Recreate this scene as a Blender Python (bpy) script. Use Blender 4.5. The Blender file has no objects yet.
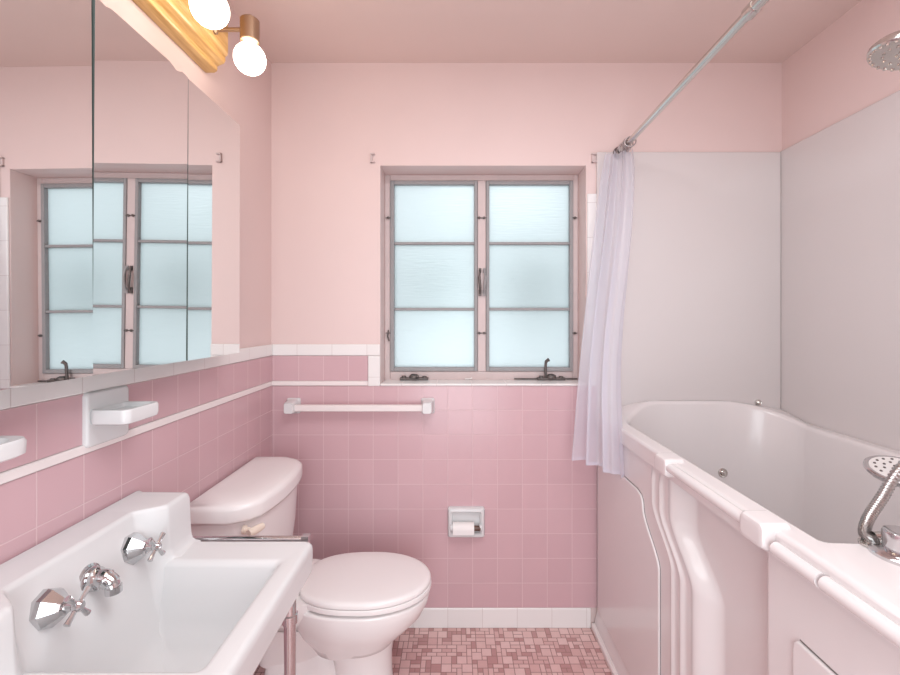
import bpy, math, random
from mathutils import Vector
random.seed(7)
S = bpy.context.scene
COL = S.collection
PI = math.pi

# ------------------------------------------------------------------ measures (metres); back wall tile face is y = 0
CY, CZ = -1.956, 1.373          # camera
XL, XR = -0.813, 1.458          # left / right wall faces
ZC = 2.515                      # ceiling
YF = -2.62                      # wall behind the photographer
XM = -0.708                     # mirror plane
def Y(d): return d + CY         # distance from the camera plane -> y

# ------------------------------------------------------------------ materials
def srgb(r, g, b):
    f = lambda c: (c/255/12.92 if c/255 <= .04045 else ((c/255+.055)/1.055)**2.4)
    return (f(r), f(g), f(b), 1)
def mat(name, col, rough=.5, metal=0, spec=.5, coat=0, **kw):
    m = bpy.data.materials.new(name); m.use_nodes = True
    b = m.node_tree.nodes['Principled BSDF']
    b.inputs['Base Color'].default_value = col
    b.inputs['Roughness'].default_value = rough
    b.inputs['Metallic'].default_value = metal
    b.inputs['Specular IOR Level'].default_value = spec
    b.inputs['Coat Weight'].default_value = coat
    return m
def nodes(m): return m.node_tree.nodes, m.node_tree.links, m.node_tree.nodes['Principled BSDF']
def add_noise(m, scale, amount, bump=0, stretch=(1,1,1), detail=4):
    """mild tone variation and bump from a noise texture in object space"""
    n, l, b = nodes(m)
    tc = n.new('ShaderNodeTexCoord'); mp = n.new('ShaderNodeMapping'); mp.inputs['Scale'].default_value = stretch
    l.new(tc.outputs['Object'], mp.inputs['Vector'])
    nz = n.new('ShaderNodeTexNoise'); nz.inputs['Scale'].default_value = scale; nz.inputs['Detail'].default_value = detail
    l.new(mp.outputs['Vector'], nz.inputs['Vector'])
    if amount:
        c = tuple(b.inputs['Base Color'].default_value)
        mx = n.new('ShaderNodeMix'); mx.data_type = 'RGBA'
        mx.inputs[6].default_value = tuple(max(0, v*(1-amount)) for v in c[:3]) + (1,)
        mx.inputs[7].default_value = tuple(min(1, v*(1+amount)) for v in c[:3]) + (1,)
        l.new(nz.outputs['Fac'], mx.inputs[0]); l.new(mx.outputs[2], b.inputs['Base Color'])
    if bump:
        bp = n.new('ShaderNodeBump'); bp.inputs['Strength'].default_value = bump; bp.inputs['Distance'].default_value = .002
        l.new(nz.outputs['Fac'], bp.inputs['Height']); l.new(bp.outputs['Normal'], b.inputs['Normal'])
    return m
def tile_mat(name, c1, c2, grout, axis, u0, z0, w, h, mortar=.0015, rough=.23):
    """glazed tiles: a brick texture without offset; axis 'X' or 'Y' runs along the wall"""
    m = mat(name, c1, rough)
    n, l, b = nodes(m)
    g = n.new('ShaderNodeNewGeometry'); sp = n.new('ShaderNodeSeparateXYZ'); l.new(g.outputs['Position'], sp.inputs[0])
    cb = n.new('ShaderNodeCombineXYZ')
    a1 = n.new('ShaderNodeMath'); a1.operation = 'SUBTRACT'; a1.inputs[1].default_value = u0
    a2 = n.new('ShaderNodeMath'); a2.operation = 'SUBTRACT'; a2.inputs[1].default_value = z0
    l.new(sp.outputs[axis], a1.inputs[0]); l.new(sp.outputs['Z'], a2.inputs[0])
    l.new(a1.outputs[0], cb.inputs[0]); l.new(a2.outputs[0], cb.inputs[1])
    br = n.new('ShaderNodeTexBrick'); br.offset = 0; br.squash = 1
    br.inputs['Color1'].default_value = c1; br.inputs['Color2'].default_value = c2; br.inputs['Mortar'].default_value = grout
    br.inputs['Scale'].default_value = 1; br.inputs['Mortar Size'].default_value = mortar
    br.inputs['Mortar Smooth'].default_value = .3; br.inputs['Brick Width'].default_value = w; br.inputs['Row Height'].default_value = h
    l.new(cb.outputs[0], br.inputs['Vector']); l.new(br.outputs['Color'], b.inputs['Base Color'])
    bp = n.new('ShaderNodeBump'); bp.invert = True; bp.inputs['Strength'].default_value = .35; bp.inputs['Distance'].default_value = .001
    l.new(br.outputs['Fac'], bp.inputs['Height']); l.new(bp.outputs['Normal'], b.inputs['Normal'])
    mr = n.new('ShaderNodeMapRange'); mr.inputs[3].default_value = rough; mr.inputs[4].default_value = .7
    l.new(br.outputs['Fac'], mr.inputs[0]); l.new(mr.outputs[0], b.inputs['Roughness'])
    return m

M = {}
M['paint'] = add_noise(mat('pink_paint', (.735, .59, .57, 1), .45, spec=.35), 3.0, .035, .05)
M['ceil'] = add_noise(mat('ceiling_paint', (.745, .60, .56, 1), .6, spec=.3), 3.0, .03, .05)
PK1, PK2, GR = (.575, .38, .41, 1), (.60, .40, .43, 1), (.65, .48, .50, 1)
M['tile_b'] = tile_mat('pink_tile_back', PK1, PK2, GR, 'X', -.032-.1105*8, .0895-.1098*2, .1105, .1098)
M['tile_l'] = tile_mat('pink_tile_left', PK1, PK2, GR, 'Y', -.12-.109*30, .0895-.1098*2, .109, .1098)
M['tile_b2'] = tile_mat('pink_tile_upper_back', PK1, PK2, GR, 'X', -.032-.1105*8, 1.0985-.1105*2, .1105, .1105)
M['tile_l2'] = tile_mat('pink_tile_upper_left', PK1, PK2, GR, 'Y', -.12-.109*30, 1.0985-.1105*2, .109, .1105)
WH1, WH2, WGR = (.79, .775, .765, 1), (.82, .805, .795, 1), (.60, .55, .54, 1)
M['cap_b'] = tile_mat('white_tile_back', WH1, WH2, WGR, 'X', -.391-.155*10, 0, .155, 3, .0012)
M['cap_l'] = tile_mat('white_tile_left', WH1, WH2, WGR, 'Y', -.07-.155*20, 0, .155, 3, .0012)
M['base_b'] = tile_mat('white_base_tile', WH1, WH2, WGR, 'X', -.032-.154*10, -1, .154, 3, .0012)
M['trim_v'] = tile_mat('white_trim_tile', WH1, WH2, WGR, 'X', -3.01, .96, 6, .155, .0012)
M['stripe'] = mat('white_liner_tile', (.82, .76, .75, 1), .2)
M['mosaic'] = [add_noise(mat('mosaic_' + str(i), c, .35), 60, .06) for i, c in enumerate(
    [(.71, .49, .47, 1), (.65, .42, .405, 1), (.50, .285, .275, 1), (.74, .53, .51, 1)])]
M['mgrout'] = mat('mosaic_grout', (.36, .215, .205, 1), .8)
M['white'] = mat('white_porcelain', (.685, .69, .695, 1), .26, spec=.35)
M['toilet'] = mat('toilet_porcelain', (.82, .795, .79, 1), .22)
M['seat'] = mat('toilet_seat_plastic', (.84, .815, .81, 1), .3)
M['cream'] = mat('cream_plastic', (.80, .70, .60, 1), .3)
M['tub'] = mat('tub_gelcoat', (.73, .695, .695, 1), .24, coat=.25)
M['panel'] = mat('surround_acrylic', (.655, .615, .61, 1), .18)
M['chrome'] = mat('chrome', (.62, .62, .63, 1), .10, 1)
M['satin'] = add_noise(mat('brushed_steel', (.66, .64, .61, 1), .15, 1), 40, .08, 0, (1, .05, 1))
M['hose'] = mat('hose_metal', (.46, .44, .43, 1), .28, 1)
M['dark'] = mat('dark_hardware', (.14, .12, .115, 1), .45, .6)
M['mirror'] = mat('mirror_silver', (.86, .87, .865, 1), .012, 1)
M['cab'] = mat('cabinet_metal', (.72, .70, .69, 1), .35, .2)
M['gap'] = mat('cabinet_shadow_gap', (.10, .13, .12, 1), .5)
M['frame'] = add_noise(mat('window_frame_paint', (.60, .50, .49, 1), .5), 25, .07, .2)
M['sash'] = add_noise(mat('window_sash_steel', (.30, .29, .295, 1), .5), 25, .08, .2)
M['seam'] = mat('seam_shade', (.16, .14, .14, 1), .6)
M['brass'] = mat('aged_brass', (.42, .285, .19, 1), .35, .85)
M['paper'] = add_noise(mat('toilet_paper', (.84, .82, .81, 1), .9), 200, .02, .3)
M['brown'] = mat('brown_spindle', (.10, .05, .035, 1), .4)
M['caulk'] = mat('white_caulk', (.78, .72, .71, 1), .5)
M['hook'] = mat('tarnished_hook', (.42, .36, .36, 1), .35, .7)
# golden wood / gilt board
m = mat('golden_oak', (.66, .36, .10, 1), .32, coat=.3)
n, l, b = nodes(m)
tc = n.new('ShaderNodeTexCoord'); mp = n.new('ShaderNodeMapping'); mp.inputs['Scale'].default_value = (30, 2.2, 30)
l.new(tc.outputs['Object'], mp.inputs['Vector'])
nz = n.new('ShaderNodeTexNoise'); nz.inputs['Scale'].default_value = 2.5; nz.inputs['Detail'].default_value = 6; l.new(mp.outputs[0], nz.inputs['Vector'])
cr = n.new('ShaderNodeValToRGB'); cr.color_ramp.elements[0].position = .35; cr.color_ramp.elements[0].color = (.52, .29, .085, 1)
cr.color_ramp.elements[1].position = .65; cr.color_ramp.elements[1].color = (.76, .50, .21, 1)
l.new(nz.outputs['Fac'], cr.inputs[0]); l.new(cr.outputs[0], b.inputs['Base Color'])
M['oak'] = m
# lit opal bulb
m = mat('lit_bulb', (1, .95, .9, 1), .2)
n, l, b = nodes(m)
b.inputs['Emission Color'].default_value = (1, .86, .70, 1); b.inputs['Emission Strength'].default_value = 8.5
M['bulb'] = m
# frosted, rippled window glass lit through by the sky outside
m = bpy.data.materials.new('frosted_glass'); m.use_nodes = True
n, l = m.node_tree.nodes, m.node_tree.links
n.remove(n['Principled BSDF']); out = n['Material Output']
tr = n.new('ShaderNodeBsdfTranslucent'); tr.inputs[0].default_value = (.91, .955, .975, 1)
gl = n.new('ShaderNodeBsdfGlossy'); gl.inputs['Roughness'].default_value = .25; gl.inputs[0].default_value = (.9, .95, .95, 1)
mx = n.new('ShaderNodeMixShader'); mx.inputs[0].default_value = .06
tc = n.new('ShaderNodeTexCoord'); mp = n.new('ShaderNodeMapping'); mp.inputs['Scale'].default_value = (6, 1, 60)
l.new(tc.outputs['Object'], mp.inputs['Vector'])
nz = n.new('ShaderNodeTexNoise'); nz.inputs['Scale'].default_value = 2; nz.inputs['Detail'].default_value = 3; l.new(mp.outputs[0], nz.inputs['Vector'])
bp = n.new('ShaderNodeBump'); bp.inputs['Strength'].default_value = .3; bp.inputs['Distance'].default_value = .004
l.new(nz.outputs['Fac'], bp.inputs['Height']); l.new(bp.outputs[0], tr.inputs['Normal']); l.new(bp.outputs[0], gl.inputs['Normal'])
l.new(tr.outputs[0], mx.inputs[1]); l.new(gl.outputs[0], mx.inputs[2]); l.new(mx.outputs[0], out.inputs[0])
M['glass'] = m
# thin milky plastic curtain
m = bpy.data.materials.new('milky_vinyl'); m.use_nodes = True
n, l = m.node_tree.nodes, m.node_tree.links
b = n['Principled BSDF']; out = n['Material Output']
b.inputs['Base Color'].default_value = (.84, .85, .92, 1); b.inputs['Roughness'].default_value = .25
tl = n.new('ShaderNodeBsdfTranslucent'); tl.inputs[0].default_value = (.88, .89, .95, 1)
tp = n.new('ShaderNodeBsdfTransparent'); tp.inputs[0].default_value = (.97, .96, .99, 1)
m1 = n.new('ShaderNodeMixShader'); m1.inputs[0].default_value = .5
m2 = n.new('ShaderNodeMixShader'); m2.inputs[0].default_value = .40
l.new(b.outputs[0], m1.inputs[1]); l.new(tl.outputs[0], m1.inputs[2])
l.new(m1.outputs[0], m2.inputs[1]); l.new(tp.outputs[0], m2.inputs[2]); l.new(m2.outputs[0], out.inputs[0])
M['vinyl'] = m
M['leaf'] = add_noise(mat('shrub_leaf', (.16, .31, .27, 1), .6), 8, .4)

# ------------------------------------------------------------------ geometry collectors
class G:
    """collects verts and faces of ONE mesh"""
    def __init__(s): s.v = []; s.f = []; s.m = []
    def add(s, vs, fs, mi=0):
        k = len(s.v); s.v += [tuple(p) for p in vs]; s.f += [tuple(i+k for i in f) for f in fs]; s.m += [mi]*len(fs); return s
    def box(s, x0, x1, y0, y1, z0, z1, mi=0):
        return s.add([(x0,y0,z0),(x1,y0,z0),(x1,y1,z0),(x0,y1,z0),(x0,y0,z1),(x1,y0,z1),(x1,y1,z1),(x0,y1,z1)],
                     [(0,3,2,1),(4,5,6,7),(0,1,5,4),(1,2,6,5),(2,3,7,6),(3,0,4,7)], mi)
    def loft(s, loops, cap0=True, cap1=True, closed=True, mi=0):
        n = len(loops[0]); vs = [p for L in loops for p in L]; fs = []
        for i in range(len(loops)-1):
            for j in range(n if closed else n-1):
                a, b2 = i*n+j, i*n+(j+1) % n
                fs.append((a, b2, b2+n, a+n))
        if cap0: fs.append(tuple(range(n-1, -1, -1)))
        if cap1: k = (len(loops)-1)*n; fs.append(tuple(range(k, k+n)))
        return s.add(vs, fs, mi)
    def tube(s, path, r, seg=12, caps=True, ref=(0,0,1)):
        P = [Vector(p) for p in path]; loops = []; up = Vector(ref); prev = None
        for i, p in enumerate(P):
            t = (P[min(i+1, len(P)-1)] - P[max(i-1, 0)]).normalized()
            if prev is None:
                a = up if abs(t.dot(up)) < .95 else Vector((1,0,0))
                u = (a - t*t.dot(a)).normalized()
            else: u = (prev - t*t.dot(prev)).normalized()
            prev = u; w = t.cross(u); rr = r[i] if isinstance(r, (list, tuple)) else r
            loops.append([p + u*rr*math.cos(2*PI*k/seg) + w*rr*math.sin(2*PI*k/seg) for k in range(seg)])
        return s.loft(loops, caps, caps)
    def lathe(s, base, axis, prof, seg=24, cap0=True, cap1=True, phase=0):
        """prof: list of (distance along the axis, radius)"""
        A = Vector(axis).normalized(); a = Vector((0,0,1)) if abs(A.z) < .9 else Vector((1,0,0))
        u = (a - A*A.dot(a)).normalized(); w = A.cross(u); B = Vector(base)
        return s.loft([[B + A*h + u*r*math.cos(2*PI*k/seg+phase) + w*r*math.sin(2*PI*k/seg+phase) for k in range(seg)] for h, r in prof], cap0, cap1)
    def prism(s, poly, axis, a0, a1):
        """poly of 2-D points extruded along an axis: X -> (y,z), Y -> (x,z), Z -> (x,y)"""
        f = {'X': lambda p, a: (a, p[0], p[1]), 'Y': lambda p, a: (p[0], a, p[1]), 'Z': lambda p, a: (p[0], p[1], a)}[axis]
        return s.loft([[f(p, a0) for p in poly], [f(p, a1) for p in poly]])
def root_of(o): return Vector(o.get('_w', (0,0,0))) if o else Vector((0,0,0))
WLOC = {}
def obj(name, g, m, parent=None, bevel=0, seg=2, smooth=True, sub=0, loc=None, angle=35):
    """links G as one mesh object; the vertices are given in world space"""
    o0 = Vector(loc) if loc is not None else (WLOC[parent.name] if parent else Vector((0,0,0)))
    me = bpy.data.meshes.new(name)
    me.from_pydata([tuple(Vector(p)-o0) for p in g.v], [], g.f)
    for x in (m if isinstance(m, list) else [m]): me.materials.append(x)
    if isinstance(m, list): me.polygons.foreach_set('material_index', g.m)
    import bmesh
    bm = bmesh.new(); bm.from_mesh(me); bmesh.ops.recalc_face_normals(bm, faces=bm.faces); bm.to_mesh(me); bm.free()
    me.update()
    if smooth:
        for p in me.polygons: p.use_smooth = True
        me.set_sharp_from_angle(angle=math.radians(angle))
    o = bpy.data.objects.new(name, me); COL.objects.link(o)
    if parent: o.parent = parent; o.location = o0 - WLOC[parent.name]
    else: o.location = o0
    WLOC[o.name] = o0.copy()
    if bevel:
        b = o.modifiers.new('bevel', 'BEVEL'); b.width = bevel; b.segments = seg; b.limit_method = 'ANGLE'; b.angle_limit = math.radians(40)
        b.harden_normals = False
        for p in me.polygons: p.use_smooth = True
        me.set_sharp_from_angle(angle=math.radians(80))
    if smooth and not sub:
        wn = o.modifiers.new('weighted', 'WEIGHTED_NORMAL'); wn.keep_sharp = True; wn.weight = 80
    if sub:
        q = o.modifiers.new('sub', 'SUBSURF'); q.levels = sub; q.render_levels = sub
    return o
def tag(o, label, cat, group=None):
    o['label'] = label; o['category'] = cat
    if group: o['group'] = group
    return o
def thing(name, label, cat, loc, group=None):
    o = bpy.data.objects.new(name, None); COL.objects.link(o); o.location = loc; o.empty_display_size = .05
    WLOC[o.name] = Vector(loc)
    return tag(o, label, cat, group)
def struct(o): o['kind'] = 'structure'; return o
def rr(x0, x1, y0, y1, r, z, k=6):
    """rounded rectangle loop (counter-clockwise)"""
    pts = []
    for cx, cy, a in ((x1-r, y1-r, 0), (x0+r, y1-r, 90), (x0+r, y0+r, 180), (x1-r, y0+r, 270)):
        for i in range(k+1):
            t = math.radians(a + 90*i/k); pts.append((cx+r*math.cos(t), cy+r*math.sin(t), z))
    return pts
def sm(a, b, x): t = max(0, min(1, (x-a)/(b-a))); return t*t*(3-2*t)
def catmull(P, n=8):
    P = [Vector(p) for p in P]; out = []
    for i in range(len(P)-1):
        p0, p1, p2, p3 = P[max(i-1,0)], P[i], P[i+1], P[min(i+2, len(P)-1)]
        for k in range(n):
            t = k/n
            out.append(.5*((2*p1) + (p2-p0)*t + (2*p0-5*p1+4*p2-p3)*t*t + (3*p1-p0-3*p2+p3)*t**3))
    return out + [P[-1]]

# ================================================================== SETTING
# floor: random block mosaic on grout
g = G(); FX0, FX1, FY0, FY1 = XL, XR, YF, 0.0
g.box(FX0-.1, FX1+.1, FY0-.1, FY1+.22, -.08, -.0008, 4)
c = .0205; nx = int((FX1-FX0)/c)+1; ny = int((FY1-FY0)/c)+1
used = [[False]*ny for _ in range(nx)]
for i in range(nx):
    for j in range(ny):
        if used[i][j]: continue
        opts = [(w, h) for w, h, k in ((2,2,5),(2,1,4),(1,2,6),(1,1,4)) for _ in range(k)
                if i+w <= nx and j+h <= ny and not any(used[i+a][j+b2] for a in range(w) for b2 in range(h))]
        w, h = random.choice(opts)
        for a in range(w):
            for b2 in range(h): used[i+a][j+b2] = True
        e = .0015; x0, x1 = FX0+i*c+e, min(FX0+(i+w)*c-e, FX1); y1, y0 = FY1-j*c-e, max(FY1-(j+h)*c+e, FY0)
        if x1 <= x0 or y1 <= y0: continue
        mi = random.choices([0,1,2,3], [3,3,6,2] if w*h == 1 else ([4,3,2.5,2] if w*h < 4 else [5,3,.5,4]))[0]
        g.add([(x0,y0,0),(x1,y0,0),(x1,y1,0),(x0,y1,0)], [(0,1,2,3)], mi)
floor = struct(obj('floor', g, M['mosaic']+[M['mgrout']], smooth=False))

ceiling = struct(obj('ceiling', G().box(XL-.12, XR+.12, YF-.12, .22, ZC, ZC+.08), M['ceil'], smooth=False))

WX0, WX1, WZ0, WZ1 = -.333, .584, 1.076, 2.057     # window opening
P = .006                                            # paint lies a little behind the tile face
g = G()
g.box(XL-.12, WX0, P, .2, -.05, ZC); g.box(WX1, XR+.12, P, .2, -.05, ZC)
g.box(WX0, WX1, P, .2, -.05, WZ0); g.box(WX0, WX1, P, .2, WZ1, ZC)
wall_back = struct(obj('wall_back', g, M['paint'], smooth=False))
wall_left = struct(obj('wall_left', G().box(XL-.12, XL-P, YF-.12, .2, -.05, ZC), M['paint'], smooth=False))
wall_right = struct(obj('wall_right', G().box(XR, XR+.12, YF-.12, .2, -.05, ZC), M['paint'], smooth=False))
g = G()
g.box(XL-.12, -.42, YF-.12, YF, -.05, ZC); g.box(.48, XR+.12, YF-.12, YF, -.05, ZC); g.box(-.42, .48, YF-.12, YF, 2.08, ZC)
wall_front = struct(obj('wall_front', g, M['paint'], smooth=False))

# tile wainscot on the back and left walls (children of their walls)
g = G(); XT = .66
g.box(XL, XT, 0, P, .0895, 1.0745)
obj('tile_wainscot', g, M['tile_b'], wall_back, smooth=False)
g = G(); g.box(XL, -.388, 0, P, 1.0985, 1.209); obj('upper_tile_row', g, M['tile_b2'], wall_back, smooth=False)
g = G(); g.box(XL, -.388, -.004, P, 1.0765, 1.0975); obj('liner_stripe', g, M['stripe'], wall_back, bevel=.003)
g = G(); g.box(XL, -.333, -.004, P, 1.210, 1.261); obj('cap_tile', g, M['cap_b'], wall_back, bevel=.004)
g = G(); g.box(-.387, -.333, -.004, P, 1.0745, 1.2095); g.box(.588, .645, -.004, P, 1.0745, 1.93); obj('window_side_tile', g, M['trim_v'], wall_back, bevel=.004)
g = G(); g.box(-.3325, .5875, -.006, .16, 1.0747, 1.086); obj('sill_tile', g, M['cap_b'], wall_back, bevel=.005)
g = G(); g.box(XL, XL-P, YF, -.0005, .0895, 1.0755); obj('tile_wainscot', g, M['tile_l'], wall_left, smooth=False)
g = G(); g.box(XL, XL-P, YF, -.0005, 1.0985, 1.209); obj('upper_tile_row', g, M['tile_l2'], wall_left, smooth=False)
g = G(); g.box(XL-P, XL+.004, YF, -.0045, 1.0765, 1.0975); obj('liner_stripe', g, M['stripe'], wall_left, bevel=.003)
g = G(); g.box(XL-P, XL+.004, YF, -.0045, 1.210, 1.261); obj('cap_tile', g, M['cap_l'], wall_left, bevel=.004)
struct(obj('baseboard_back', G().box(XL, .604, -.004, P, 0, .0885), M['base_b'], bevel=.004))
struct(obj('baseboard_left', G().box(XL-P, XL+.004, YF, -.0045, 0, .0885), M['cap_l'], bevel=.004))

# ------------------------------------------------------------------ steel casement window
YW = .13
win = bpy.data.objects.new('window_1', None); COL.objects.link(win); win.location = (.125, YW, WZ0); WLOC['window_1'] = Vector(win.location)
win['kind'] = 'structure'; win['label'] = 'steel casement window with two frosted three-pane sashes above pink tile'
d = YW - CY
wx = lambda u: (u-455)/440*d
wz = lambda v: CZ - (v-319)/440*d
g = G(); fy0, fy1 = YW, YW+.045
ox0, ox1, oz0, oz1 = WX0, WX1, 1.084, WZ1
g.box(ox0, wx(390.2), fy0, fy1, oz0, oz1); g.box(wx(573), ox1, fy0, fy1, oz0, oz1)
g.box(wx(390.2), wx(573), fy0, fy1, wz(180.8), oz1); g.box(wx(390.2), wx(573), fy0, fy1, oz0, wz(371.2))
g.box(wx(477.6), wx(485.9), fy0-.004, fy1, wz(371.2), wz(180.8))
obj('window_frame', g, M['frame'], win, bevel=.003)
for i, (a0, a1, b0, b1) in enumerate(((390.4, 477.4, 394.2, 474.3), (486.1, 572.8, 489.2, 569.5))):
    g = G(); y0, y1 = YW-.008, YW+.03
    g.box(wx(a0), wx(b0), y0, y1, wz(371), wz(181)); g.box(wx(b1), wx(a1), y0, y1, wz(371), wz(181))
    g.box(wx(b0), wx(b1), y0, y1, wz(184.8), wz(181)); g.box(wx(b0), wx(b1), y0, y1, wz(371), wz(367.2))
    for v in (243.4, 309.2): g.box(wx(b0), wx(b1), y0+.004, y1-.004, wz(v+1.3), wz(v-1.3))
    sash = obj('sash', g, M['sash'], win, bevel=.002)
    g = G()
    for v0, v1 in ((184.8, 242.1), (244.7, 307.9), (310.5, 367.2)):
        g.box(wx(b0)-.002, wx(b1)+.002, YW+.014, YW+.018, wz(v1)-.002, wz(v0)+.002)
    obj('glass', g, M['glass'], sash, smooth=False)
    g = G()   # hinge pins on the jamb and meeting rail
    for u in ((388.4, 479.2) if i == 0 else (483.9, 574.4)):
        for v in (218.2, 333):
            g.lathe((wx(u), YW-.004, wz(v)), (0,-1,0), [(0, .006), (.008, .006), (.010, .003)], 10)
            g.tube([(wx(u)-.012, YW-.007, wz(v)), (wx(u)+.012, YW-.007, wz(v))], .002, 8)
    if i == 0: g.tube([(wx(388.6), YW-.006, wz(330)), (wx(388.0), YW-.012, wz(336)), (wx(389.2), YW-.006, wz(341))], .0035, 8)
    obj('hinge_pin', g, M['dark'], sash)
    u = 479.9 if i == 0 else 484.0
    g = G(); g.box(wx(u)-.007, wx(u)+.007, YW-.014, YW-.003, wz(296), wz(290)); g.box(wx(u)-.006, wx(u)+.006, YW-.012, YW-.003, wz(273), wz(268.4))
    g.tube(catmull([(wx(u), YW-.010, wz(294)), (wx(u), YW-.024, wz(288)), (wx(u)+(.004 if i else -.004), YW-.024, wz(278)), (wx(u), YW-.012, wz(270))], 5), [.005]*5+[.0065]*6+[.005]*5, 10)
    obj('latch_handle', g, M['sash'] if i else M['dark'], sash, bevel=.001)
zs = 1.0865
def crank(u0, u1, handle):
    x0, x1 = wx(u0), wx(u1); xc = (x0+x1)/2; g = G()
    g.box(x0, x1, YW-.030, YW-.004, zs, zs+.012)
    g.lathe((xc, YW-.020, zs+.010), (0,0,1), [(0, .024), (.012, .022), (.018, .012)], 16)
    g.lathe((x0+.018, YW-.018, zs+.008), (0,0,1), [(0, .012), (.012, .010)], 12); g.lathe((x1-.018, YW-.018, zs+.008), (0,0,1), [(0, .012), (.010, .010)], 12)
    if not handle: g.lathe((xc+.012, YW-.030, zs+.014), (.4,-1,.5), [(0, .008), (.02, .006)], 10)
    o = obj('crank_operator', g, M['dark'], win, bevel=.002)
    if handle:
        h = G(); h.tube(catmull([(xc-.026, YW-.024, zs+.014), (xc-.028, YW-.028, zs+.052), (xc-.026, YW-.030, zs+.086), (xc-.014, YW-.036, zs+.098)], 6), [.0065]*12+[.0075]*4+[.009]*3, 10)
        obj('crank_handle', h, M['dark'], o)
        h = G(); h.box(wx(514), wx(577), YW-.010, YW-.003, zs+.002, zs+.007); obj('slide_rail', h, M['dark'], o)
crank(400.5, 428.5, False); crank(536.5, 564, True)
g = G(); g.tube([(wx(465), YW-.012, zs+.004), (wx(470), YW-.014, zs+.005), (wx(472), YW-.012, zs+.009)], .003, 8); obj('latch_clip', g, M['cab'], win)

# two guessed shrubs, added close outside to dim the middle of the frosted panes
for x, lab in ((-.12, 'guessed green shrub added outside to dim the left frosted sash'), (.37, 'guessed green shrub added outside to dim the right frosted sash')):
    t = thing('shrub', lab, 'shrub', (x, .37, 0), 'shrubs added outside to dim the window panes')
    g = G()
    for k in range(800):
        a_, r_, z_ = random.uniform(0, 2*PI), random.random()**.5, random.gauss(0, .9)
        c0 = Vector((x+.13*r_*math.cos(a_), .37+.09*r_*math.sin(a_), 1.525+.075*max(-1.6, min(1.6, z_))))
        u = Vector((random.uniform(-1,1), random.uniform(-1,1), random.uniform(-1,1))).normalized(); w = u.orthogonal().normalized()
        g.add([c0-u*.026, c0+w*.010, c0+u*.028, c0-w*.011], [(0,1,2,3)])
    obj('foliage', g, M['leaf'], t, smooth=False)
    g = G(); g.tube([(x, .37, 0), (x+.01, .37, .8), (x, .37, 1.5)], .012, 8); obj('stem', g, M['brown'], t)

# shower surround panels on the alcove walls
p_ = thing('shower_wall_panel', 'glossy white acrylic shower panel on the back wall behind the curtain', 'wall panel', (1.04, P, .93), 'shower wall panels')
g = G(); g.box(.628, XR-.0155, -.010, P-.0003, .93, 2.113); obj('sheet', g, M['panel'], p_, bevel=.004)
p_ = thing('shower_wall_panel', 'glossy white acrylic shower panel on the right wall, along the tub', 'wall panel', (XR, -.77, .93), 'shower wall panels')
g = G(); g.box(XR-.014, XR-.0003, -1.544, -.0003, .93, 2.118); obj('sheet', g, M['panel'], p_, bevel=.004)

# small curtain-rod brackets left in the plaster beside the window
for x, lab in ((-.372, 'small painted bracket stub on the wall above the window corner away from the curtain'), (.612, 'small painted bracket stub on the wall between window and shower curtain top')):
    g = G(); z = 2.088
    g.box(x-.004, x+.004, -.004, P+.002, z-.020, z+.020); g.box(x-.004, x+.016, -.010, P+.002, z+.014, z+.020); g.box(x-.004, x+.016, -.010, P+.002, z-.020, z-.014)
    tag(obj('rod_bracket', g, M['frame'], bevel=.001, loc=(x, 0, z-.02)), lab, 'bracket', 'old rod brackets beside the window')

# ================================================================== TOWEL BAR
t = thing('towel_bar', 'white ceramic towel bar on the pink tile under the window', 'towel bar', (-.43, 0, .99))
for i, x in enumerate((-.715, -.120)):
    g = G(); g.loft([rr(x-.030, x+.030, .955, 1.025, .006, 0, 3)], False, False); g = G()
    L = lambda hw, hh, y: [(px, y, pz) for px, pz, _ in rr(x-hw, x+hw, .989-hh, .989+hh, .008, 0, 3)]
    g.loft([L(.030, .034, .003), L(.030, .034, -.008), L(.024, .028, -.016), L(.022, .025, -.06), L(.019, .022, -.070)])
    obj('post', g, M['white'], t, smooth=True)
g = G(); g.box(-.715, -.12, -.056, -.030, .972, 1.000); obj('bar', g, M['caulk'], t, bevel=.004)

# ================================================================== TOILET PAPER HOLDER + ROLL
t = thing('toilet_paper_holder', 'white ceramic toilet paper holder framed on the pink back wall', 'toilet paper holder', (.05, 0, .41))
x0, x1, z0, z1 = -.032, .131, .409, .541
g = G()
L = lambda e, y: [(px, y, pz) for px, pz, _ in rr(x0+e, x1-e, z0+e, z1-e, .010, 0, 4)]
Li = lambda e, y: [(px, y, pz) for px, pz, _ in rr(x0+e, x1-e, z0+e, z1-e, .006, 0, 4)]
g.loft([L(0, .002), L(0, -.014), L(.005, -.022), L(.014, -.024), Li(.020, -.018), Li(.022, -.001)], True, True)
obj('frame', g, M['white'], t)
yr, zr = -.030, .457
for xx in (-.016, .112):
    g = G(); g.lathe((xx-.006, yr+.004, zr), (1,0,0), [(0, .013), (.004, .015), (.010, .015), (.014, .012)], 16); g.box(xx-.005, xx+.007, yr+.004, -.002, zr-.012, zr+.012); obj('ear', g, M['white'], t, bevel=.002)
g = G(); g.lathe((-.012, yr, zr), (1,0,0), [(0, .009), (.088, .009), (.090, .0115), (.124, .0115)], 16); obj('spindle', g, M['brown'], t)
g = G()
g.lathe((-.010, yr, zr), (1,0,0), [(0, .010), (0, .0255), (.001, .026), (.092, .026), (.093, .0255), (.093, .010)], 32, False, False)
g.add([(-.009, yr-.026, zr), (.082, yr-.026, zr), (.082, yr-.0257, zr-.018), (-.009, yr-.0257, zr-.018)], [(0,1,2,3)])
tag(obj('toilet_paper_roll', g, M['paper'], loc=(.035, yr, zr-.026)), 'nearly used-up white toilet paper roll in the wall holder', 'toilet paper')

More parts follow.
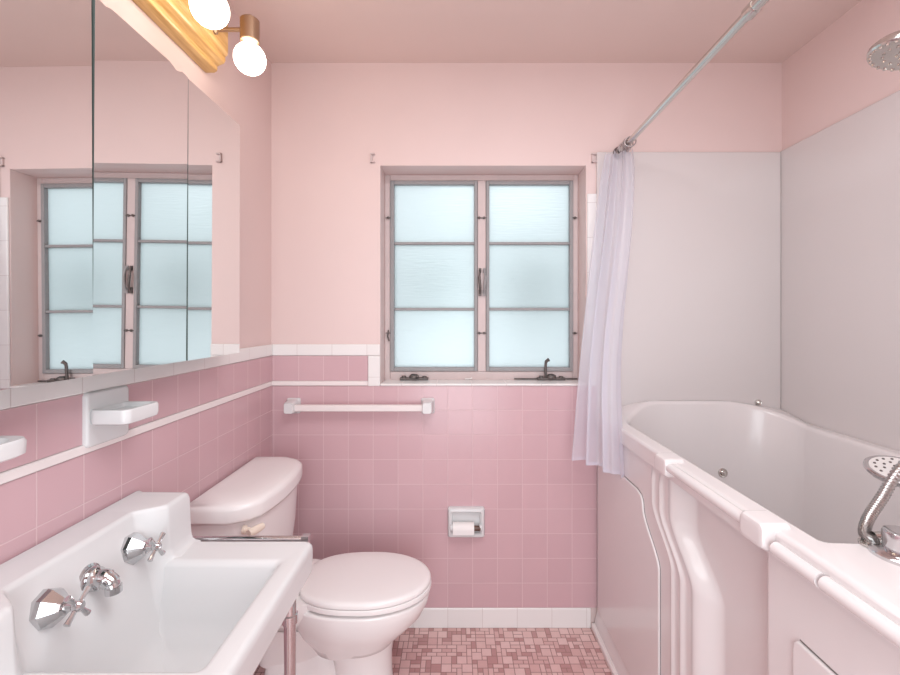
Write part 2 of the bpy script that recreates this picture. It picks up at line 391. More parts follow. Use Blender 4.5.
# ================================================================== MEDICINE CABINET
mc = thing('medicine_cabinet', 'wide three-door mirrored medicine cabinet on the wall above the sink', 'mirror cabinet', (XL+.0, Y(1.0), 1.262))
zb, zt = 1.2625, 2.010
g = G(); g.box(XL+.005, XM-.014, Y(.558), Y(1.446), zb+.004, zt-.012); obj('cabinet_body', g, M['gap'], mc, bevel=.002)
def door(d0, d1, tilt, yaw, wave):
    """mirror door between two distances: bevelled glass front with a shallow bevelled border"""
    y0, y1 = Y(d0)+.0024, Y(d1)-.0024; g = G()
    y0, y1 = min(y0, y1), max(y0, y1); y0 += .0; top = []
    N = 24
    for k in range(N+1):
        s = k/N; dz = 0
        if wave: dz = -.008*math.exp(-((s-.16)/.05)**2) - .006*math.exp(-((s-.93)/.045)**2) + .003*math.exp(-((s-.07)/.04)**2)
        top.append((y1+(y0-y1)*s, zt+dz))
    def ring(e, x):
        out = [(y0+e, zb+e), (y1-e, zb+e)]
        out += [(min(max(a, y0+e), y1-e), b-e) for a, b in top]
        f = lambda yy, z: math.tan(math.radians(tilt))*(z-(zb+zt)/2) + math.tan(math.radians(yaw))*(yy-(y0+y1)/2)
        return [(x + f(yy, z), yy, z) for yy, z in out]
    g.loft([ring(0, XM-.008), ring(0, XM)], True, False, mi=1)
    g.add(ring(0, XM), [tuple(range(len(ring(0, XM))))], 0)
    return obj('mirror_door', g, [M['mirror'], M['gap']], mc, smooth=False)
door(1.1646, 1.450, .14, -.04, False); door(.8605, 1.1646, .42, .10, True); door(.556, .8605, -.28, .22, False)

# ================================================================== VANITY LIGHT
vl = thing('vanity_light', 'golden wood vanity light bar with brass arms and lit round globe bulbs above the mirror', 'light', (XL, Y(1.05), 2.18))
e0, e1 = Y(.80), Y(1.443)
prof = [(XL-.005, 2.180), (-.790, 2.180), (-.781, 2.184), (-.778, 2.192), (-.779, 2.200), (-.772, 2.204), (-.757, 2.210), (-.752, 2.220), (-.753, 2.232), (-.746, 2.236), (-.744, 2.246),
        (-.744, 2.395), (-.752, 2.410), (-.757, 2.425), (-.778, 2.440), (-.790, 2.452), (XL-.005, 2.452)]
g = G(); g.prism(prof, 'Y', e0, e1)
obj('backboard', g, M['oak'], vl, smooth=False, bevel=.001)
BX, BR = -.634, .0465
for d in (1.36, 1.138, .916):
    y = Y(d); zb_, zs_ = CZ+260/440*1.36, CZ+288/440*1.36
    g = G(); g.tube([(-.745, y, zs_+.004), (BX, y, zs_+.004)], .0065, 12)
    g.lathe((-.7445, y, zs_+.004), (1,0,0), [(0, .014), (.006, .013), (.010, .008)], 20)
    obj('arm', g, M['brass'], vl)
    g = G(); g.lathe((BX, y, zs_-.034), (0,0,1), [(0, .026), (.002, .028), (.066, .028), (.070, .024), (.072, .008), (.082, .007)], 24); obj('socket', g, M['brass'], vl)
    prof2 = [(-.050, .020), (-.040, .0225)] + [(BR*-math.cos(a), BR*math.sin(a)) for a in [PI*k/20 for k in range(3, 20)]] + [(BR, .001)]
    g = G(); zc = zb_
    prof2 = [(.062, .014), (.050, .018)] + [(BR*math.cos(a), BR*math.sin(a)) for a in [PI*(.13 + .865*k/20) for k in range(21)]]
    g.lathe((BX, y, zc), (0,0,1), prof2, 32); obj('bulb', g, M['bulb'], vl)

# ================================================================== CERAMIC WALL HOLDERS
def plate(g, yc, hw, z0, z1):
    L = lambda e, x: [(x, py, pz) for py, pz, _ in rr(yc-hw+e, yc+hw-e, z0+e, z1-e, .010, 0, 4)]
    g.loft([L(0, XL-.002), L(0, XL+.006), L(.002, XL+.009), L(.006, XL+.011)])
yc = Y(1.023)
t = thing('soap_dish', 'white ceramic wall soap dish nearest the toilet, on the pink tile beneath the mirror', 'soap dish', (XL, yc, 1.089))
g = G(); plate(g, yc, .063, 1.089, 1.211); obj('plate', g, M['white'], t)
g = G(); zt_ = 1.172
xq, ta, tb_ = XL+.008, yc-.060, yc+.054
g.loft([rr(xq, -.728, ta+.008, tb_-.008, .012, zt_-.034), rr(xq, -.720, ta+.002, tb_-.002, .015, zt_-.030), rr(xq, -.718, ta, tb_, .016, zt_-.022), rr(xq, -.718, ta, tb_, .016, zt_-.004), rr(xq, -.720, ta+.002, tb_-.002, .015, zt_), rr(xq, -.724, ta+.006, tb_-.006, .012, zt_+.001),
        rr(xq+.004, -.730, ta+.011, tb_-.011, .010, zt_-.001), rr(xq+.006, -.733, ta+.014, tb_-.014, .010, zt_-.010)])
obj('tray', g, M['white'], t)
yc = Y(.700)
t = thing('cup_holder', 'white ceramic cup holder with a round hole, on pink tile left of the soap dish', 'cup holder', (XL, yc, 1.089))
g = G(); plate(g, yc, .063, 1.089, 1.211); obj('plate', g, M['white'], t)
g = G(); n_ = 32
def ringpt(rx, ry, z, xc=-.764): return [(xc+rx*math.copysign(abs(math.cos(a))**.55, math.cos(a)), yc+ry*math.copysign(abs(math.sin(a))**.55, math.sin(a)), z) for a in [2*PI*k/n_ for k in range(n_)]]
def circ(r, z): return [(-.758+r*math.cos(a), yc+r*math.sin(a), z) for a in [2*PI*k/n_ for k in range(n_)]]
g.loft([circ(.031, zt_-.026), ringpt(.040, .045, zt_-.028), ringpt(.047, .053, zt_-.024), ringpt(.048, .054, zt_-.004), ringpt(.045, .051, zt_+.002), circ(.034, zt_+.002), circ(.030, zt_-.004), circ(.031, zt_-.026)], False, False)
g.box(XL+.010, -.800, yc-.03, yc+.03, zt_-.026, zt_-.002)
obj('ring_tray', g, M['white'], t)

# ================================================================== SINK
SYC = Y(.868); sy0, sy1 = SYC-.256, Y(1.122); SX1 = -.357
sk = thing('washbasin', 'white wall-hung porcelain washbasin with raised back and chrome taps', 'sink', (-.59, SYC, 0))
g = G(); bx0 = XL+.0005
g.loft([rr(-.72, -.50, SYC-.13, SYC+.13, .05, .572), rr(-.755, -.455, SYC-.185, SYC+.185, .05, .61), rr(-.775, -.415, sy0+.05, sy1-.05, .04, .722),
        rr(bx0, SX1-.016, sy0+.014, sy1-.014, .012, .730), rr(bx0, SX1-.006, sy0+.004, sy1-.004, .016, .734), rr(bx0, SX1-.002, sy0, sy1, .018, .742), rr(bx0, SX1, sy0, sy1, .020, .790), rr(bx0, SX1-.001, sy0+.001, sy1-.001, .020, .801),
        rr(bx0, SX1-.005, sy0+.005, sy1-.005, .018, .808), rr(bx0, SX1-.013, sy0+.013, sy1-.013, .014, .811),
        rr(-.710, SX1-.040, sy0+.085, sy1-.085, .018, .8095), rr(-.704, SX1-.050, sy0+.096, sy1-.096, .016, .805), rr(-.700, SX1-.056, sy0+.102, sy1-.102, .016, .795),
        rr(-.698, SX1-.072, sy0+.112, sy1-.112, .022, .745), rr(-.694, SX1-.090, sy0+.124, sy1-.124, .035, .69), rr(-.68, SX1-.115, sy0+.142, sy1-.145, .04, .648), rr(-.62, SX1-.155, sy0+.175, sy1-.18, .04, .632), rr(-.585, SX1-.195, SYC-.03, SYC+.03, .02, .628)])
obj('basin', g, M['white'], sk, angle=60)
def bsec(y, f, e=0, top=.936):
    """cross-section of the raised back at y; f = 0 middle shelf, 1 end ear"""
    xf = -.730*(1-f) - .676*f; x = XL+.0005
    A = [(-.7155, .865), (-.703, .825), (-.697, .805), (-.690, .775), (-.680, .725), (-.664, .672), (-.640, .642), (-.60, .6275), (-.60, .61)]
    B_ = [(-.674, .865), (-.672, .832), (-.668, .817), (-.660, .8115), (-.648, .8095), (-.646, .800), (-.652, .795), (-.66, .785), (-.70, .75)]
    tail = [(p[0]*(1-f)+q[0]*f, y, p[1]*(1-f)+q[1]*f) for p, q in zip(A, B_)]
    return [(x, y, .74), (x, y, top-.010-e), (x+.004, y, top-e), (x+.012, y, top+.004-e), (x+.020, y, top-e), (xf-.010, y, top-.001-e), (xf-.003, y, top-.004-e), (xf, y, top-.012-e), (xf+.001, y, top-.03-e)] + tail
secs = [bsec(sy0+.004, 1, .006), bsec(sy0+.010, 1, .0015), bsec(sy0+.02, 1)]
m0, m1 = SYC-.168, SYC+.152
for k in range(7): secs.append(bsec(m0-.030+.050*k/6, 1-sm(0, 1, k/6)))
for k in range(7): secs.append(bsec(m1-.026+.050*k/6, sm(0, 1, k/6)))
secs += [bsec(sy1-.016, 1), bsec(sy1-.006, 1, .0015), bsec(sy1-.001, 1, .006)]
g = G(); g.loft(secs); obj('raised_back', g, M['white'], sk, angle=60)
AX = Vector((1, 0, .10)).normalized()
def tap(d, z, lab, ph):
    y = Y(d); B = Vector((-.7165, y, z))
    g = G(); g.lathe(B, AX, [(-.006, .034), (.003, .034), (.010, .0315), (.029, .0175), (.033, .014), (.034, .008)], 8, phase=ph)
    o = obj('tap', g, M['chrome'], sk, smooth=False); o['label'] = lab
    g = G(); c_ = B + AX*.054
    g.lathe(B+AX*.032, AX, [(0, .008), (.014, .007), (.018, .0095), (.027, .0095), (.031, .006)], 14)
    u = Vector((0, .8, .6)); u = (u - AX*AX.dot(u)).normalized(); w = AX.cross(u)
    for q in (u, -u, w, -w):
        g.tube([c_, c_+q*.013, c_+q*.023, c_+q*.030, c_+q*.031], [.0045, .004, .0048, .0058, .004], 10)
    obj('cross_handle', g, M['chrome'], o)
tap(.977, .862, 'chrome tap nearer the toilet', .35); tap(.773, .8635, 'chrome tap farther from the toilet', .70)
B = Vector((-.720, Y(.866), .858)); g = G()
g.lathe(B, AX, [(-.006, .031), (.002, .031), (.004, .027), (.007, .027), (.009, .023)], 28)
g.tube(catmull([B+AX*.004, B+AX*.022+Vector((0,0,.003)), B+AX*.036+Vector((0,0,-.002)), B+AX*.045+Vector((0,0,-.011)), B+AX*.047+Vector((0,0,-.019))], 6), [.021]*6+[.0175]*6+[.0155]*6+[.0135]*7, 20)
g.lathe(B+AX*.048+Vector((0,0,-.015)), (0.05,0,-1), [(0, .0145), (.013, .0145), (.013, .011), (.008, .010)], 20)
obj('spout', g, M['chrome'], sk)
g = G(); g.lathe((-.585, SYC, .6285), (0,0,1), [(-.002, .022), (.003, .022), (.004, .018), (.001, .014)], 24); obj('drain', g, M['chrome'], sk)
for yy in (sy1-.050, sy0+.050):
    g = G(); x = -.402
    g.lathe((x, yy, 0), (0,0,1), [(0, .022), (.012, .020), (.016, .013), (.30, .0125), (.55, .0135), (.632, .0145), (.634, .0185), (.655, .0185), (.657, .0155), (.731, .0155)], 20)
    lg = obj('leg', g, M['chrome'], sk)
g = G(); yb = sy1+.026
g.tube([(XL+.001, yb, .797), (-.385, yb, .799)], .0085, 14); g.lathe((XL+.0005, yb, .797), (1,0,0), [(0, .02), (.006, .02), (.012, .011)], 18)
g.box(-.398, -.380, yb-.010, yb+.010, .788, .809)
g.tube([(-.387, yb, .797), (-.387, yb-.012, .775), (-.390, sy1-.03, .72), (-.402, sy1-.05, .715)], .006, 10)
obj('side_towel_rail', g, M['chrome'], sk)
g = G(); g.tube(catmull([(-.61, SYC, .575), (-.61, SYC, .50), (-.63, SYC, .43), (-.68, SYC, .41), (-.70, SYC, .47), (-.74, SYC, .50), (XL-.001, SYC, .50)], 6), .018, 14); obj('drain_trap', g, M['chrome'], sk)

# ================================================================== TOILET
TYC = Y(1.55); BYC = Y(1.592)
tl = thing('toilet', 'white two-piece toilet with its lid closed, between sink and back wall', 'toilet', (-.40, BYC, 0))
def egg(xb, xf, xw, hw, z, yc=BYC, pb=.75, n=40):
    out = []
    for k in range(n):
        a = 2*PI*k/n; ca, sa = math.cos(a), math.sin(a)
        if ca >= 0: out.append((xw+(xf-xw)*ca, yc+hw*sa, z))
        else: out.append((xw-(xw-xb)*abs(ca)**pb, yc+hw*math.copysign(abs(sa)**pb, sa), z))
    return out
def tankloop(e, z, xf=-.577, hy=.245):
    """D-like plan: straight back, bowed front, rounded corners"""
    out = []; n = 16
    x0 = XL+.006+e*.3
    out.append((x0, TYC-hy+e, z))
    for k in range(n+1):
        s = -1+2*k/n
        xx = xf-e - .045*abs(s)**2.2 - .055*max(0, (abs(s)-.72)/.28)**2.4
        out.append((xx, TYC+s*(hy-e), z))
    out.append((x0, TYC+hy-e, z))
    return out
g = G(); g.loft([tankloop(.050, .425), tankloop(.040, .44), tankloop(.022, .60), tankloop(.014, .75), tankloop(.016, .765)])
tank = obj('tank', g, M['toilet'], tl, bevel=.010, seg=3)
g = G(); g.loft([tankloop(.010, .757), tankloop(.001, .760), tankloop(0, .768), tankloop(0, .797), tankloop(.003, .807), tankloop(.010, .814), tankloop(.022, .818), tankloop(.045, .821), tankloop(.09, .823)])
obj('tank_lid', g, M['toilet'], tl, angle=70)
fy = TYC-.212; g = G(); fx = -.640
g.lathe((fx-.004, fy, .732), (1,0,0), [(0, .013), (.008, .013), (.012, .008), (.022, .007)], 16)
g.tube([(fx+.022, fy-.020, .730), (fx+.030, fy-.006, .731), (fx+.042, fy+.012, .734), (fx+.047, fy+.022, .735)], [.011, .0125, .0115, .009], 12)
obj('flush_lever', g, M['cream'], tl)
g = G()
g.loft([egg(-.50, -.235, -.345, .085, .20), egg(-.52, -.215, -.34, .105, .235), egg(-.55, -.165, -.33, .135, .28), egg(-.57, -.118, -.32, .158, .325), egg(-.58, -.097, -.315, .163, .365), egg(-.58, -.091, -.315, .166, .390), egg(-.58, -.096, -.315, .162, .398), egg(-.575, -.112, -.315, .146, .400)])
bowl = obj('bowl', g, M['toilet'], tl, angle=60)
g = G()   # foot: a front column, the lower trapway behind it and the floor flange
g.loft([egg(-.44, -.205, -.33, .112, 0, pb=.85), egg(-.44, -.208, -.33, .110, .014, pb=.85), egg(-.435, -.222, -.33, .094, .04, pb=.85), egg(-.43, -.228, -.33, .088, .11, pb=.85), egg(-.44, -.228, -.335, .087, .18, pb=.85), egg(-.48, -.222, -.34, .098, .23, pb=.85)])
obj('pedestal', g, M['toilet'], tl, angle=60)
g = G()
g.loft([egg(-.70, -.34, -.5, .112, 0, pb=.5), egg(-.70, -.34, -.5, .110, .014, pb=.5), egg(-.69, -.36, -.5, .088, .03, pb=.5), egg(-.68, -.36, -.5, .078, .10, pb=.5), egg(-.67, -.38, -.5, .070, .16, pb=.5), egg(-.66, -.40, -.52, .058, .20, pb=.5)])
g.loft([[(x, y, z) for x, y, _ in egg(-.74+dx, -.40-dx, -.58, .15-dx, 0, pb=.5)] for dx, z in ((.06, .30), (.02, .35), (.0, .385), (.0, .424))])
g.loft([[(x, y, z) for x, y, _ in egg(-.70, -.42, -.56, hw, 0, pb=.6)] for hw, z in ((.06, .15), (.075, .24), (.10, .31))])
obj('trapway', g, M['toilet'], tl, angle=60)
g = G(); g.loft([egg(-.54, -.100, -.312, 0.1540, .4065), egg(-.548, -.086, -.312, 0.1668, .4095), egg(-.548, -.085, -.312, 0.1673, .423), egg(-.545, -.089, -.312, 0.1644, .4265)])
obj('seat', g, M['seat'], tl, angle=60)
g = G(); g.loft([egg(-.545, -.092, -.312, 0.1616, .4272), egg(-.548, -.088, -.312, 0.1654, .429), egg(-.548, -.087, -.312, 0.1658, .438), egg(-.545, -.091, -.312, 0.1625, .445), egg(-.535, -.103, -.312, 0.1512, .449), egg(-.50, -.15, -.31, 0.1087, .452), egg(-.42, -.23, -.31, 0.0473, .453)])
obj('lid', g, M['seat'], tl, angle=60)
for s in (-1, 1):
    g = G(); g.loft([rr(-.580, -.535, BYC+s*.07-.018, BYC+s*.07+.018, .010, .405), rr(-.580, -.535, BYC+s*.07-.018, BYC+s*.07+.018, .010, .440), rr(-.575, -.540, BYC+s*.07-.014, BYC+s*.07+.014, .008, .446)]); obj('hinge', g, M['seat'], tl)
    g = G(); g.lathe((-.50, BYC+s*.098, .012), (0,0,1), [(0, .016), (.010, .015), (.018, .009), (.020, .002)], 14); obj('bolt_cap', g, M['toilet'], tl)

# ================================================================== WALK-IN TUB
TX0, TX1, TY0, TY1, TZ = .620, XR-.0145, -1.543, -.0105, .965
tb = thing('walk_in_tub', 'white walk-in bathtub with a side door, grab rails and jets filling the alcove', 'bathtub', (1.03, -.77, 0))
# rim and basin: inner loop from a rounded rectangle, outer loop projected on the rectangle
ix0, ix1, iy0, iy1 = .676, TX1-.050, Y(.809), -.024
def inner(e, z, lift=1.0, N=24):
    out = []
    for cx, cy, r, a in ((ix1-e, iy1-e, .20, 0), (ix0+e, iy1-e, .27, 90), (ix0+e, iy0+e, .016, 180), (ix1-e, iy0+e, .05, 270)):
        sx = -1 if a in (0, 270) else 1; sy = -1 if a in (0, 90) else 1
        rx = r*(1.25 if a == 0 else 1.0); ry = r*(.95 if a in (0, 90) else 1)
        for i in range(N+1):
            t = math.radians(a+90*i/N); px, py = cx+sx*rx+rx*math.cos(t), cy+sy*ry+ry*math.sin(t)
            out.append((px, py, z + lift*.048*sm(-.26, -.03, py)*sm(.66, .86, px) - lift*.022*sm(1.15, 1.40, px)))
    return out
cc = ((ix0+ix1)/2, (iy0+iy1)/2)
I0 = inner(0, TZ)
def outer(e, dz):
    out = []
    for px, py, pz in I0:
        dx, dy = px-cc[0], py-cc[1]; ts = []
        if dx: ts.append(((TX1-e if dx > 0 else TX0+e)-cc[0])/dx)
        if dy: ts.append(((TY1-e if dy > 0 else -1.5+e)-cc[1])/dy)
        k = min(t_ for t_ in ts if t_ > 0); qx, qy = cc[0]+dx*k, cc[1]+dy*k
        out.append((qx, qy, pz+dz))
    for kx, ky in ((TX0+e, TY1-e), (TX1-e, TY1-e), (TX0+e, -1.5+e), (TX1-e, -1.5+e)):
        i = min(range(len(out)), key=lambda j: (out[j][0]-kx)**2+(out[j][1]-ky)**2)
        out[i] = (kx, ky, out[i][2])
    return out
g = G()
# flat deck between basin and the tub's near end keeps TZ
g.loft([outer(0, -.055), outer(0, -.012), outer(.003, -.004), outer(.010, 0), inner(-.008, TZ), inner(0, TZ-.004), inner(.006, TZ-.016), inner(.02, TZ-.12, .9), inner(.05, .60, .4), inner(.08, .35, 0), inner(.11, .16, 0), inner(.16, .12, 0)], False, True)
g.box(TX0+.001, TX1, TY0, -1.499, .90, TZ); 
shell = obj('basin_shell', g, M['tub'], tb, angle=50)
# body behind the front
g = G(); g.box(TX0+.075, TX0+.085, TY0, TY1, .0, .92); g.box(TX0+.01, TX1, TY0, TY0+.01, 0, .92); obj('inner_frame', g, M['tub'], tb)
# front: relief over (y, z)
def shift(z): return .125*sm(.80, .645, z)
def bump(t, c_, w): q = (t-c_)/w; return math.exp(-q*q*1.6)
DL0, DL1, DR = Y(1.295), Y(1.215), Y(.885)
def relief(y, z):
    t = y + shift(z)          # the left uprights follow an S curve
    h = (-.007*bump(t, Y(1.395), .012) - .008*bump(t, Y(1.342), .013))*(1-sm(.86, .915, z))
    if t < DL0: h += .042*sm(DL0, DL1, t)
    if y < DR+.03: h -= .042*sm(DR+.03, DR, y)
    h -= .007*sm(.90, .945, z)
    h -= .012*sm(.10, .03, z)
    return TX0+.010+h
zs_ = [.02+.925*k/110 for k in range(111)]
def patch(name, ya, yb_, n, m_):
    g = G(); rows = []
    for z in zs_:
        a, b_ = ya(z), yb_(z)
        rows.append([(relief(a+(b_-a)*k/n, z), a+(b_-a)*k/n, z) for k in range(n+1)])
    # thickness: a back row set 6 mm behind
    g.loft(rows, False, False, closed=False)
    k0 = len(g.v); R = len(rows); C = n+1
    return obj(name, g, m_, tb, angle=60)
DE = lambda z: Y(1.295)-shift(z)
patch('front_frame', lambda z: TY1, lambda z: DE(z)+.0008, 190, M['tub'])
dr = patch('side_door', lambda z: DE(z)-.0008, lambda z: DR+.032, 120, M['tub'])
patch('end_frame', lambda z: DR+.0305, lambda z: TY0, 130, M['tub'])
g = G(); g.box(.604, .645, TY0, -.001, 0, .026); obj('base_strip', g, M['caulk'], tb, bevel=.006, seg=3)
# access panels: raised plates with a dark tube as the shadow line around them
def apanel(poly, name='access_panel'):
    g = G(); x1 = TX0+.012
    c0 = Vector((sum(p[0] for p in poly)/len(poly), sum(p[1] for p in poly)/len(poly)))
    g.prism(poly, 'X', TX0+.004, x1+.004); return obj(name, g, M['tub'], tb, bevel=.0035, seg=3)
def shadow_line(poly):
    g = G(); n = len(poly); g.tube([(TX0+.0105, p[0], p[1]) for p in poly], .0017, 8); return obj('panel_shadow_line', g, M['seam'], tb)
pl = [(-.035, .10), (-.035, .70), (-.06, .788)]
edge = [(-.44, .788), (-.472, .780), (-.486, .765)]
for k in range(15):
    z = .745-.15*k/14; edge.append((-.490-.116*sm(.745, .60, z), z))
edge += [(-.606, .10)]
apanel(pl+edge); shadow_line([(-.06, .7895)]+[(p[0]-.0015, p[1]+(.0015 if i < 3 else 0)) for i, p in enumerate(edge)])
q = [(Y(.815), .10), (Y(.815), .765), (Y(.812), .778), (Y(.803), .785), (Y(.72), .785), (Y(.66), .775), (Y(.60), .74), (Y(.55), .66), (Y(.53), .60), (Y(.53), .10)]
apanel(q); shadow_line([(p[0], p[1]+.002) for p in q[3:-2]])
# grab rails along the rim
def rail(d0, d1, x, z, r):
    g = G(); y0, y1 = Y(d0), Y(d1)
    g.tube([(x, y0, z), (x, y1, z)], r, 16)
    o = obj('grab_rail', g, M['tub'], tb)
    for yy in (y0, y1):
        g = G()
        Lp = lambda e, xx: [(xx, py, pz) for py, pz, _ in rr(yy-.038+e, yy+.038-e, z-.030+e, z+.024-e, .012, 0, 4)]
        g.loft([Lp(0, TX0+.03), Lp(0, x-.006), Lp(.004, x-.014), Lp(.012, x-.017)]); obj('rail_mount', g, M['tub'], o)
rail(1.285, .890, .612, .950, .0135)
g = G(); g.tube([(.613, Y(.84), .935), (.613, Y(.735), .935)], .013, 14); g.tube([(.613, Y(.728), .935), (.613, TY0+.03, .935)], .013, 14); obj('rim_moulding', g, M['tub'], tb)
# jets
def jet(p, ax, r, lab=None):
    g = G(); g.lathe(p, ax, [(-.01, r), (.003, r), (.007, r*.85), (.006, r*.55), (.012, r*.45), (.014, r*.2)], 20)
    return obj('jet_nozzle', g, M['satin'], tb)
jet((1.150, -.066, .712), (0,-1,.1), .020)
jet((1.335, -.020, 1.006), (-.2,-1,.1), .012)
# deck mixer knob
g = G(); kx, ky = .770, Y(.757)
g.lathe((kx, ky, TZ-.002), (0,0,1), [(0, .044), (.006, .044), (.010, .040), (.012, .030), (.013, .026), (.018, .026), (.040, .027), (.044, .025), (.045, .015)], 36)
k_ = obj('mixer_knob', g, M['chrome'], tb)

# hand shower on its hose, parked on a deck post
hs = thing('hand_shower', 'chrome hand shower with a ribbed metal hose above the tub deck', 'hand shower', (.80, Y(.80), TZ))
px = lambda u, v, d: ((u-455)/440*d, Y(d), CZ-(v-319)/440*d)
hp = catmull([px(880, 539.5, .797), px(871, 539, .80), px(864.5, 533, .808), px(868, 519, .816), px(881, 499, .826), px(900, 470, .838), px(935, 440, .86), px(985, 432, .90), px(1030, 455, .93), px(1045, 490, .94)], 40)
g = G(); g.tube(hp, [.0098 if (i//2) % 2 else .0082 for i in range(len(hp))], 12); obj('hose', g, M['hose'], hs)
g = G(); g.lathe((.755, Y(.796), TZ), (0,0,1), [(0, .020), (.003, .020), (.005, .012), (.006, .012)], 20); g.tube([px(884, 539.5, .796), px(874, 539.3, .799)], .0135, 12); obj('hose_outlet', g, M['satin'], hs)
hc = Vector(px(901, 471, 1.0)); hn = Vector((-.10, -.22, .95)).normalized()
g = G(); g.lathe(hc, hn, [(-.030, .012), (-.022, .032), (-.010, .058), (-.003, .064), (.002, .0635), (.004, .060), (.003, .054)], 40)
hd = obj('head', g, M['chrome'], hs)
g = G(); u = hn.cross(Vector((0,0,1))).normalized(); w = hn.cross(u)
g.lathe(hc+hn*.002, hn, [(0, .055), (.002, .054)], 32)
obj('spray_face', g, M['cab'], hd)
g = G()
for r, k in ((.014, 6), (.029, 10), (.044, 16)):
    for i in range(k): a = 2*PI*i/k; g.lathe(hc+hn*.003+u*r*math.cos(a)+w*r*math.sin(a), hn, [(0, .0032), (.003, .0024)], 8)
o = obj('nozzles', g, M['dark'], hd); o.name = 'spray_nozzle'; o['kind'] = 'stuff'
g = G(); e = hc-hn*.012; g.tube([e+Vector((.03,-.01,-.006)), e+Vector((.09,-.03,-.035)), (1.17, Y(.925), .985), (1.19, Y(.915), TZ+.0)], [.014, .013, .013, .012], 14); obj('handle', g, M['chrome'], hs)
g = G(); g.lathe((1.19, Y(.78), TZ), (0,0,1), [(0, .03), (.006, .028), (.01, .012), (.03, .012)], 16); g.tube([(1.19, Y(.78), TZ+.02), (1.19, Y(.92), TZ+.012)], .009, 10); obj('cradle', g, M['chrome'], hs)

# overhead shower head on an arm from the alcove end wall
sh = thing('overhead_shower', 'chrome overhead shower head on an arm from the right wall near the ceiling', 'shower head', (XR, -.98, 2.07))
sc_ = Vector((1.035, Y(1.0), 1.985)); an = Vector((-.22, .10, -.97)).normalized()
g = G(); g.lathe(sc_, an, [(-.050, .014), (-.044, .022), (-.034, .026), (-.028, .040), (-.014, .066), (-.004, .074), (.006, .075), (.010, .072), (.011, .06)], 40); h_ = obj('head', g, M['satin'], sh)
g = G(); u = an.cross(Vector((0,1,0))).normalized(); w = an.cross(u)
for r, k in ((.02, 8), (.045, 16), (.067, 26)):
    for i in range(k): a = 2*PI*i/k; g.lathe(sc_+an*.009+u*r*math.cos(a)+w*r*math.sin(a), an, [(0, .004), (.005, .003)], 8)
o = obj('spray_nozzle', g, M['satin'], h_); o['kind'] = 'stuff'
g = G(); s0 = sc_-an*.048
g.tube(catmull([s0, s0+Vector((.015,-.01,.035)), (1.12, -.985, 2.085), (1.28, -.985, 2.09), (XR-.0005, -.985, 2.07)], 8), .011, 14); g.lathe((XR-.0003, -.985, 2.07), (-1,0,0), [(0, .03), (.006, .028), (.01, .014)], 20); obj('arm', g, M['chrome'], sh)

# ================================================================== SHOWER ROD, RINGS, CURTAIN
RX0, RZ0, RX1, RZ1 = .724, 2.106, .738, 2.158   # at y = 0 and y = -1.545
rodp = lambda y: Vector((RX0+(RX1-RX0)*(-y/1.545), y, RZ0+(RZ1-RZ0)*(-y/1.545)))
rd = thing('shower_rod', 'brushed steel shower curtain rod running from the back wall along the tub', 'curtain rod', tuple(rodp(-.01)))
g = G(); g.tube([rodp(-.011), rodp(-.90)], .0125, 20); obj('thin_tube', g, M['satin'], rd)
g = G(); g.tube([rodp(-.86), rodp(YF+.001)], .0150, 20); g.lathe(rodp(-.855), rodp(-1)-rodp(-.5), [(0, .0128), (.002, .0172), (.03, .0172), (.034, .0152)], 20); obj('thick_tube', g, M['satin'], rd)
g = G(); g.lathe(rodp(-.0101), (0,-1,0), [(0, .026), (.010, .026), (.020, .019), (.034, .017)], 24); obj('wall_flange', g, M['dark'], rd)
g = G(); g.lathe(rodp(YF+.0005), (0,1,0), [(0, .028), (.010, .028), (.020, .020), (.034, .018)], 24); obj('wall_flange', g, M['dark'], rd)
ry = (-.050, -.066, -.083, -.100, -.118, -.136)
ring0 = None
for i, y in enumerate(ry):
    p = rodp(y)
    if ring0 is None:
        g = G(); N = 28
        pts = [p + Vector((.024*math.sin(a)*.9, .006*math.sin(a*.5), -.012-.030*(1-math.cos(a))/2*1.35+.030)) for a in [2*PI*k/N for k in range(N+1)]]
        g.tube(pts, .0026, 8); g.lathe(p+Vector((-.002,0,-.026)), (0,0,-1), [(0, .003), (.006, .005), (.012, .003)], 10)
        ring0 = obj('curtain_ring', g, M['hook'], loc=tuple(p)); o = ring0
    else:
        o = ring0.copy(); COL.objects.link(o); o.location = p
    o.rotation_euler = (0, 0, (-.5, .35, -.2, .5, .1, -.4)[i])
    tag(o, 'tarnished metal curtain ring bunched at the wall end of the shower rod', 'curtain ring', 'shower curtain rings')
cu = thing('shower_curtain', 'translucent milky white shower curtain gathered beside the window', 'shower curtain', (.60, -.12, .79))
NU, NV = 120, 70
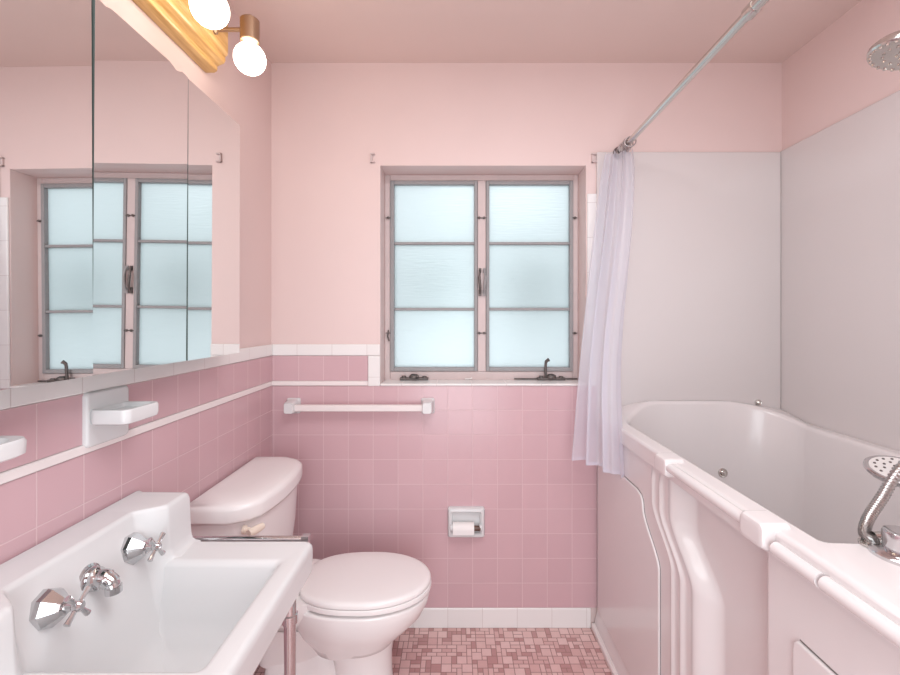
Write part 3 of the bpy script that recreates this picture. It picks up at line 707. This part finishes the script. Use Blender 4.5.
def cpt(s, t):
    """s across (window side 0 -> tub side 1), t from the top down"""
    q = t**.8
    xl = .645 + (.492-.645)*q; xr = .742 + (.612-.742)*sm(0, .8, t)*1.0
    yl = -.060 + (-.135+.060)*q; yr_ = -.115 + (-.355+.115)*q
    a = .015+.008*q
    ph = 2*PI*s*3.1 + .7*math.sin(3*s+2.2*t) + .5*t
    off = a*math.sin(ph) + .35*a*math.sin(2.3*ph+1+t) 
    x = xl+(xr-xl)*s; y = yl+(yr_-yl)*s
    nx, ny = (yr_-yl), -(xr-xl); L_ = math.hypot(nx, ny); nx, ny = nx/L_, ny/L_
    along = .5*a*math.cos(ph)*.6
    z = 2.086 + (.790-2.086)*t + (.012*math.sin(2.6*s+.4) if t > .98 else 0)
    if t < .01: z -= .004*(1-math.cos(2*PI*s*5))
    return (x+nx*off+along*(xr-xl)/L_, min(y+ny*off, -.016), z)
g = G(); g.loft([[cpt(j/NU, i/NV) for j in range(NU+1)] for i in range(NV+1)], False, False, closed=False)
obj('panel', g, M['vinyl'], cu, angle=180)
g = G(); g.loft([[tuple(Vector(cpt(j/NU, i))+Vector((0, -.0012, .012 if k == 0 else -.0005))) for j in range(NU+1)] for k, i in ((0, 1), (1, 1))], False, False, closed=False)
obj('hem', g, M['vinyl'], cu, angle=180)

# ================================================================== CAMERA, LIGHT
cam = bpy.data.cameras.new('camera'); co = bpy.data.objects.new('camera', cam); COL.objects.link(co)
co.location = (0, CY, CZ); co.rotation_euler = (PI/2, 0, 0)
cam.sensor_width = 36; cam.lens = 440/900*36; cam.shift_x = -5/900; cam.shift_y = -18.5/900; cam.clip_start = .02
S.camera = co

w_ = bpy.data.worlds.new('sky'); S.world = w_; w_.use_nodes = True
bg = w_.node_tree.nodes['Background']; bg.inputs[0].default_value = (.91, .985, 1.0, 1); bg.inputs[1].default_value = 1.10

def area(name, loc, rot, sx, sy, power, col):
    a = bpy.data.lights.new(name, 'AREA'); a.shape = 'RECTANGLE'; a.size = sx; a.size_y = sy; a.energy = power; a.color = col
    o = bpy.data.objects.new(name, a); COL.objects.link(o); o.location = loc; o.rotation_euler = rot
    return o
# added fill light, set in the unseen doorway behind the photographer
area('doorway_fill', (.03, YF-.06, 1.15), (PI/2, 0, 0), .88, 1.9, 23, (.88, .96, 1))
area('ceiling_fill', (.35, -1.5, ZC-.03), (0, 0, 0), 1.0, 1.0, 21, (.93, .97, 1))  # added overhead fill without a fixture, brightens the upward faces

S.view_settings.view_transform = 'Standard'; S.view_settings.look = 'None'; S.view_settings.gamma = 1; S.view_settings.use_curve_mapping = False
S.view_settings.exposure = .09
try:
    S.cycles.max_bounces = 10; S.cycles.diffuse_bounces = 6; S.cycles.glossy_bounces = 5; S.cycles.transmission_bounces = 6; S.cycles.transparent_max_bounces = 8
    S.cycles.use_denoising = True; S.cycles.sample_clamp_indirect = 6
except Exception: pass
